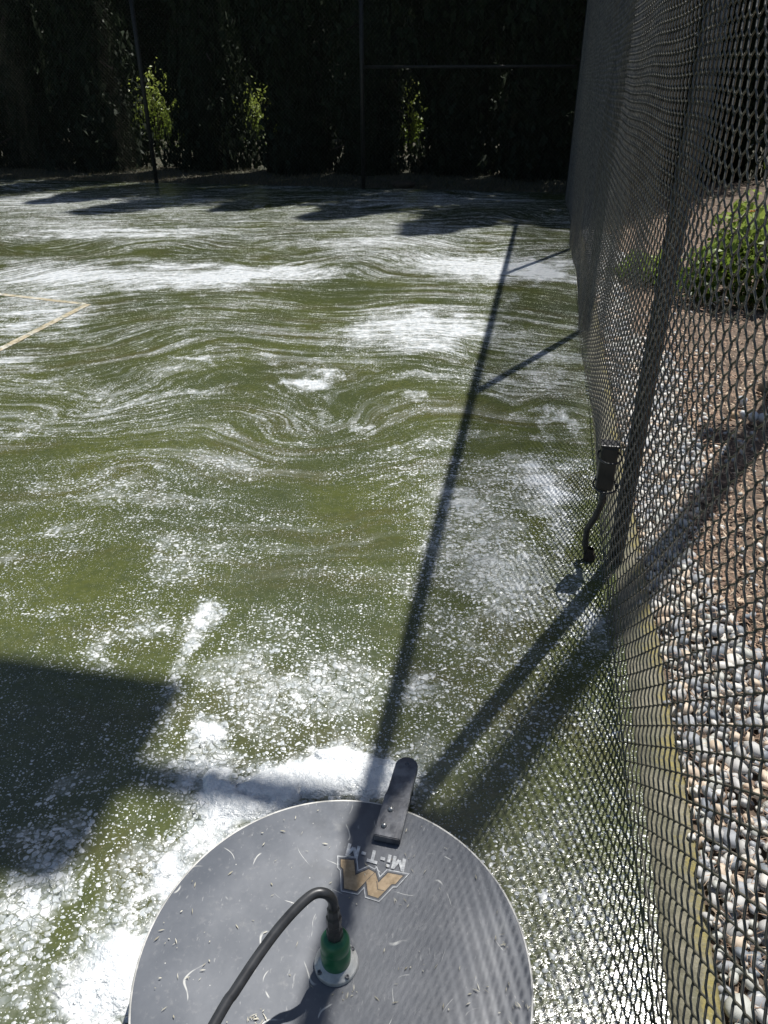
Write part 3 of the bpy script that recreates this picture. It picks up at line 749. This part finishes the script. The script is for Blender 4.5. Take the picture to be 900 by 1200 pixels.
em = flat(offset_poly(PA, 34), ZD, MAT['white'], 'emblem', sc_); em['label'] = 'gold double chevron emblem with black and white outline'
flat(offset_poly(PB, 34), ZD + .00004, MAT['white'], 'white_outline', em)
flat(offset_poly(PA, 25), ZD + .0001, MAT['disc'], 'grey_band', em); flat(offset_poly(PB, 25), ZD + .00014, MAT['disc'], 'grey_band', em)
flat(offset_poly(PA, 12), ZD + .0002, MAT['blackp'], 'black_outline', em); flat(offset_poly(PB, 12), ZD + .00024, MAT['blackp'], 'black_outline', em)
flat(PA, ZD + .0003, MAT['gold'], 'gold_chevron', em); flat(PB, ZD + .00034, MAT['gold'], 'gold_chevron', em)
for (a, b) in (((462, 470), (472, 552)), ((472, 552), (535, 562)), ((258, 412), (262, 300))):
    bm = bmesh.new(); A = dl(*a, ZD + .0005); B = dl(*b, ZD + .0005); d = (B - A).normalized(); n = Vector((-d.y, d.x, 0)) * .0007
    bm.faces.new([bm.verts.new(v) for v in (A - n, B - n, B + n, A + n)]); bmobj('crease_line', bm, MAT['blackp'], em)
P0 = dl(745, 262, ZD); P1 = dl(190, 108, ZD); PC = dl(722, 385, ZD)
GL = {'M': (.98, [((.13, 0), (.13, 1)), ((.13, .92), (.49, .22)), ((.49, .22), (.85, .92)), ((.85, 1), (.85, 0))]), 'i': (.26, [((.13, 0), (.13, .62)), ((.13, .76), (.13, .98))]),
      '-': (.42, [((.04, .45), (.38, .45))]), 'T': (.80, [((.0, .88), (.80, .88)), ((.40, .88), (.40, 0))])}
bm = bmesh.new(); cx_ = 0; tot = sum(GL[c][0] + .13 for c in 'Mi-T-M') - .13; k_ = 0
for ch in 'Mi-T-M':
    wd_, st_ = GL[ch]
    for (a, b) in st_:
        a = Vector((a[0] + cx_, a[1])); b = Vector((b[0] + cx_, b[1])); d = (b - a).normalized(); n = Vector((-d.y, d.x)) * .12; k_ += 1
        vs = []
        for p in (a - n, b - n, b + n, a + n):
            q_ = P0 + (P1 - P0) * (p.x / tot) + (PC - P0) * p.y; vs.append(bm.verts.new((q_.x, q_.y, ZD + .0005 + k_ * .00002)))
        bm.faces.new(vs)
    cx_ += wd_ + .13
for f in bm.faces:
    f.normal_update()
    if f.normal.z < 0: f.normal_flip()
tm = bpy.data.meshes.new('lettering'); bm.to_mesh(tm); bm.free(); tm.materials.append(MAT['white'])
lt = link('lettering', tm, None, sc_); lt['label'] = 'white letters Mi-T-M'

# scraps of plant litter stuck to the deck
pts = []
for _ in range(110):
    a = rnd.uniform(0, 6.28); r = DR * .95 * math.sqrt(rnd.random()); pts.append((dc.x + r * math.cos(a), dc.y + r * math.sin(a), DZ + .0035))
for (px, py, k) in ((300, 1195, 22), (205, 1100, 5), (230, 1150, 4), (465, 1058, 5), (610, 1185, 8), (560, 1160, 5), (590, 1100, 6), (400, 1165, 9), (480, 1010, 4)):
    for _ in range(k):
        p = at(px + rnd.gauss(0, 7), py + rnd.gauss(0, 6), DZ); pts.append((p.x, p.y, DZ + .0035))
MAT['litter'] = leaf_material('pale plant litter', (.30, .27, .18), (.5, .47, .36), (.66, .63, .52), .1, .6)
lo = slivers('plant_litter', pts, (.002, .015), (.0006, .003), MAT['litter'], flat=.08, zspread=.001)
tag(lo, 'scraps of pale grass and leaf litter scattered on the round grey deck', 'litter')

# ---------------------------------------------------------------- raised foam
def foam_layer():
    st_ = .0065; xs = np.arange(-1.35, 1.0, st_); ys = np.arange(.35, 2.9, st_); X, Y = np.meshgrid(xs, ys)
    a, b = warp(X, Y); d = dens(X, Y, a, b)
    lump = fbm(X * 22, Y * 22, 4, 51); rid = fbm(X * 9 + .6 * lump, Y * 9, 3, 58) - .5; d2 = d - .55 * np.exp(-(rid / .025) ** 2) * (d < 1.9) + .7 * (lump - .5) + .5 * (fbm(X * 6, Y * 6, 3, 52) - .5)
    h = np.clip((d2 - 1.12) / .5, 0, 1); h = h * h * (3 - 2 * h)
    z = -.003 + h * (.005 + .014 * lump) + .0035 * fbm(X * 75, Y * 75, 2, 53) * h
    w_ = (X - FO.x) * FN.x + (Y - FO.y) * FN.y
    keepv = (z > .0004) & (w_ > .02)
    i = np.arange(X.size).reshape(X.shape); Fq = np.stack([i[:-1, :-1].ravel(), i[:-1, 1:].ravel(), i[1:, 1:].ravel(), i[1:, :-1].ravel()], 1)
    k = keepv.ravel(); Fq = Fq[k[Fq].any(1)]
    used = np.unique(Fq); mp = np.full(X.size, -1); mp[used] = np.arange(len(used))
    V = np.stack([X.ravel(), Y.ravel(), z.ravel()], 1)[used]
    me = npmesh('soap_foam', V, mp[Fq], True); print('foam quads', len(Fq))
    return link('soap_foam', me, MAT['foam'])
fo = foam_layer(); tag(fo, 'thick white soap foam piled round the cleaner and in islands', 'foam', kind='stuff')

# ---------------------------------------------------------------- vegetation
def leaf_cloud(n, sampler, size, droop=0.0, quad=True, seed=0):
    r = np.random.default_rng(seed); P = sampler(n, r); n = len(P)
    a = r.normal(size=(n, 3)); a[:, 2] -= droop; a /= np.linalg.norm(a, axis=1)[:, None]
    b = r.normal(size=(n, 3)); b -= a * (a * b).sum(1)[:, None]; b /= np.linalg.norm(b, axis=1)[:, None]
    l = r.uniform(size[0], size[1], n)[:, None]; w2 = l * r.uniform(.35, .6, n)[:, None]
    c = np.cross(a, b) * l * .12
    V = np.stack([P - a * l * .5, P + b * w2 * .5 + c, P + a * l * .5, P - b * w2 * .5 + c], 1).reshape(-1, 3)
    return V, np.arange(n * 4).reshape(n, 4), n
def leafobj_mesh(name, V, Fq, tone, mat):
    me = npmesh(name, V, Fq); t = me.attributes.new('tone', 'FLOAT', 'POINT'); t.data.foreach_set('value', tone.astype(np.float32)); me.materials.append(mat); return me
def tree_meshes(seed, h, rad):
    """evergreen column of drooping sprays: crown (sprays round an irregular core) and trunk"""
    def samp(n, r):
        u = r.random(n) ** 1.15; z = .0 + u * h; prof = rad * (1 - (z / h) ** 5) ** .7 * (.82 + .18 * np.sin(z * 2.1 + seed))
        cl = 46; cz = r.random(cl) * h; ca = r.random(cl) * 6.28
        ang = r.random(n) * 6.28; lump = 1 + .16 * np.sin(ang * 3 + z * 1.7 + seed) + .12 * np.sin(ang * 7 - z * 3.3)
        rr = prof * lump * (.55 + .58 * r.random(n) ** .7) * (1 + .18 * np.sin(z * 5.3 + ang * 2 + seed * 2))
        return np.stack([rr * np.cos(ang), rr * np.sin(ang), z], 1)
    V, Fq, n = leaf_cloud(17000, samp, (.07, .21), droop=.9, seed=seed)
    tone = np.repeat(np.random.default_rng(seed).random(n), 4)
    # opaque core added inside the leaves to block light through the crown
    nz, na = 26, 12; core = []
    for i in range(nz):
        z = -.03 + (h * .97) * i / (nz - 1); pr = rad * max(0, (1 - (z / h) ** 5)) ** .7 * .5
        for k in range(na):
            a = 2 * math.pi * k / na; q = pr * (1 + .25 * math.sin(3 * a + z * 1.7 + seed) + .1 * math.sin(z * 9 + k)); core.append((q * math.cos(a), q * math.sin(a), z))
    idx = np.arange(nz * na).reshape(nz, na); cf = np.stack([idx[:-1], np.roll(idx, -1, 1)[:-1], np.roll(idx, -1, 1)[1:], idx[1:]], 2).reshape(-1, 4)
    V2 = np.concatenate([V, np.array(core)]); F2 = np.concatenate([Fq, cf + len(V)])
    me = leafobj_mesh('crown', V2, F2, np.concatenate([tone, np.zeros(len(core))]), MAT['cedar'])
    bm = bmesh.new(); tube(bm, [(0, 0, -.1), (.03, 0, h * .3), (0, .04, h * .6), (0, 0, h * .95)], [.14, .11, .07, .015], 10)
    for k in range(9):
        z = .3 + k * .28 * h / 6; a = k * 2.4; tube(bm, [(0, 0, z), (.5 * rad * math.cos(a), .5 * rad * math.sin(a), z + .1), (.85 * rad * math.cos(a), .85 * rad * math.sin(a), z + .02)], [.03, .02, .008], 6)
    tme = bpy.data.meshes.new('trunk'); bm.to_mesh(tme); bm.free(); tme.materials.append(MAT['bark'])
    return me, tme
TM = [tree_meshes(s, h, r) for s, h, r in ((1, 9.0, 1.05), (2, 10.0, 1.2), (3, 8.0, .95), (4, 11.0, 1.3))]
tdesc = {}
def tree(p, var, sc, rz, label, group, zs=None):
    c, t = TM[var]; o = thing('cedar_tree', label, 'tree', p, rz, group); o.scale = (sc, sc, sc if zs is None else zs)
    link('trunk', t, None, o); link('crown', c, None, o); return o
G1 = 'dark evergreen trees in a row behind the far fence'
gapx = [(180, .75), (292, .5), (482, .10)]       # openings one can see through
def lineof(px, s): # court coordinate w on the line at distance s seen at column px
    # ground point with F(s,w) projecting to px near its base
    lo_, hi_ = -6, 30
    for _ in range(40):
        mid = (lo_ + hi_) / 2; x = proj(F(s, mid, .9))[0]
        if x > px: lo_ = mid
        else: hi_ = mid
    return mid
gaps = [(lineof(px, S_CORNER + 2.6), g) for px, g in gapx]
pos = []; wv_ = -2.6; k = 0
edges = sorted([(g[0] - g[1] / 2, g[0] + g[1] / 2) for g in gaps])
segsW = []; cur = -3.4
for a, b in edges: segsW.append((cur, a)); cur = b
segsW.append((cur, 19.0))
ordn = ['first', 'second', 'third', 'fourth', 'fifth', 'sixth', 'seventh', 'eighth', 'ninth', 'tenth', 'eleventh', 'twelfth', 'thirteenth', 'fourteenth', 'fifteenth', 'sixteenth', 'seventeenth', 'eighteenth', 'nineteenth', 'twentieth', 'twenty-first', 'twenty-second', 'twenty-third', 'twenty-fourth', 'twenty-fifth', 'twenty-sixth']
allt = []
for a, b in segsW:
    n = max(1, round((b - a) / 1.55)); wdt = (b - a) / n
    for i in range(n): allt.append((a + wdt * (i + .5), wdt))
for i, (ww, wdt) in enumerate(allt):
    v = rnd.randrange(4); r0 = (1.05, 1.2, .95, 1.3)[v]; sc = wdt / 2 / (r0 * .92)
    sc = max(sc, .62) * 1.08; ht = (9., 10., 8., 11.)[v]; zs = rnd.uniform(12, 14.5) / ht
    tree(F(S_CORNER + 2.7 + rnd.uniform(-.45, .35), ww), v, sc, rnd.uniform(0, 6), 'tall dark evergreen behind the far fence, %s from its row\'s right end' % ordn[i], G1, zs)
# second row farther back, closing the view
j = 0
for i in range(26):
    ww = -7 + i * 1.4 + rnd.uniform(-.3, .3)
    tree(F(S_CORNER + 16 + rnd.uniform(-.6, .6), ww), 3, .98 + rnd.uniform(0, .15), rnd.uniform(0, 6), 'tall evergreen in the hidden back row, %s from its right-hand end' % ordn[i], 'evergreens of the back row')
# row to the right of the planting
k = 0
for i in range(7):
    s = 9.6 + i * 1.4; ww = -4.2 - .25 * i
    tree(F(s, ww), rnd.choice((0, 2)), .72, rnd.uniform(0, 6), 'dark evergreen beyond the planting bed behind the side fence, %s from the viewer' % ordn[i], 'evergreens to the right of the side fence')
for i in range(5):
    tree(F(7.6 + i * 1.25, -8.2 - .12 * i), rnd.choice((0, 2)), .66, rnd.uniform(0, 6), 'evergreen beyond the bed at far right, %s from the viewer' % ordn[i], 'evergreens at the far right behind the shrubs')

def shrub(name, p, rx, ry, h, n, size, mat, label, cat, extra=None, group=None, seed=5):
    o = thing(name, label, cat, p, 0, group)
    def samp(m_, r):
        m_ = int(m_)
        th = np.arccos(r.random(m_)); ph = r.random(m_) * 6.28; k = .62 + .42 * r.random(m_)
        k = k * (1 + .16 * np.sin(ph * 3 + th * 4 + seed) + .12 * np.sin(ph * 6 - th * 5))
        return np.stack([rx * k * np.sin(th) * np.cos(ph), ry * k * np.sin(th) * np.sin(ph), .04 + h * k * np.cos(th)], 1)
    V, Fq, m_ = leaf_cloud(n, samp, size, seed=seed)
    link('foliage', leafobj_mesh('foliage', V, Fq, np.repeat(np.random.default_rng(seed).random(m_), 4), mat), None, o)
    bm = bmesh.new(); r = random.Random(seed)
    for _ in range(12):
        a = r.uniform(0, 6.28); q = r.uniform(.3, .8); tube(bm, [(0, 0, -.03), (rx * q * .4 * math.cos(a), ry * q * .4 * math.sin(a), h * .45), (rx * q * math.cos(a), ry * q * math.sin(a), h * .8)], [.014, .01, .004], 6)
    bmobj('stems', bm, MAT['bark'], o, True)
    if extra:
        for (nm, cnt, msz, mt) in extra:
            def samp2(m2, r):
                cen = samp(max(4, m2 // 9), r) * 1.06; idx = r.integers(0, len(cen), m2); return cen[idx] + r.normal(0, .018, (m2, 3))
            V, Fq, m2 = leaf_cloud(cnt, samp2, msz, seed=seed + 3)
            fo_ = link(nm, leafobj_mesh(nm, V, Fq, np.repeat(np.random.default_rng(seed).random(m2), 4), mt), None, o); fo_['kind'] = 'stuff'
    return o
shrub('flowering_shrub', at(893, 350), .66, .5, .66, 3200, (.06, .12), MAT['shrubleaf'], 'low sunlit green shrub with white blossom behind the side fence', 'shrub', [('blossom', 420, (.025, .05), MAT['petal'])], seed=5)
shrub('orange_shrub', at(935, 300), .45, .45, 1.5, 700, (.05, .1), MAT['laurel'], 'taller dark shrub with orange flowers at the right edge of the picture', 'shrub', [('flower_petals', 240, (.04, .08), MAT['petal_orange']), ('white_petals', 90, (.04, .08), MAT['petal'])], seed=9)
shrub('low_shrub', at(760, 328), .30, .35, .17, 900, (.05, .09), MAT['shrubleaf'], 'low green shrub right behind the second fence post, farther than the flowering one', 'shrub', seed=12)
for (px, dd, r_, h_, n_, sd_) in ((178, 5.6, .9, 1.55, 3600, 21), (290, 5.6, .8, 1.35, 3000, 22), (482, 5.6, .32, 1.5, 1300, 23)):
    ww = lineof(px, S_CORNER + dd)
    shrub('laurel_bush', F(S_CORNER + dd, ww), r_, r_ * .7, h_, int(n_ * .55), (.07, .13), MAT['laurel'],
          {178: 'bright sunlit bush glimpsed between trees left of the leftmost far post', 290: 'bright sunlit bush glimpsed between trees left of centre', 482: 'narrow strip of sunlit bush glimpsed right of the middle far post'}[px], 'bush', seed=sd_)

# grass strip under the far trees
pts = []
for _ in range(16000):
    p = F(S_CORNER + .15 + 2.6 * rnd.random(), rnd.uniform(-.3, 15)); pts.append((p.x, p.y, -.03))
b_ = bed('verge', S_CORNER + .06, S_CORNER + 12, 20, -8, -.03, MAT['earth'], .02, (60, 60))
slivers('dry_grass', pts, (.05, .14), (.004, .01), MAT['grass'], flat=.3, up=1.1, parent=b_)

# pale stones lying on the mulch
MAT['pale'] = simple('pale stone', (.42, .45, .48), (.6, .62, .63), .5, 30, 5, bump=.2)
MAT['tan'] = simple('tan stone', (.36, .24, .12), (.48, .34, .2), .6, 30, 5, bump=.2)
for (px, py, r_, mt, lb) in ((868, 474, .038, 'pale', 'upright pale blue grey stone on the mulch behind the fence'), (871, 491, .03, 'pale', 'small pale stone just below the upright one'),
                             (882, 492, .034, 'pale', 'long pale stone leaning right of the small pale one'), (893, 494, .034, 'pale', 'rightmost of the pale stones on the mulch'), (857, 492, .03, 'tan', 'tan stone left of the pale stones on the mulch')):
    m_ = pm[rnd.randrange(9)].copy(); m_.materials.append(MAT[mt]); o = bpy.data.objects.new('loose_stone', m_); col.objects.link(o)
    p = at(px, py); o.location = (p.x, p.y, .02); o.scale = (r_, r_, r_ * 1.3); o.rotation_euler = (rnd.uniform(-.5, .5), rnd.uniform(.3, .9), rnd.uniform(0, 3)); tag(o, lb, 'stone', 'loose stones on the mulch')
# dark rock at the foot of the far fence
m_ = pm[2].copy(); m_.materials.append(MAT['bark']); o = bpy.data.objects.new('dark_rock', m_); col.objects.link(o)
p = at(472, 219); o.location = (p.x, p.y, .03); o.scale = (.2, .12, .1); tag(o, 'low dark rock at the foot of the far fence, right of the middle post', 'rock')
print('objects', len(bpy.data.objects))
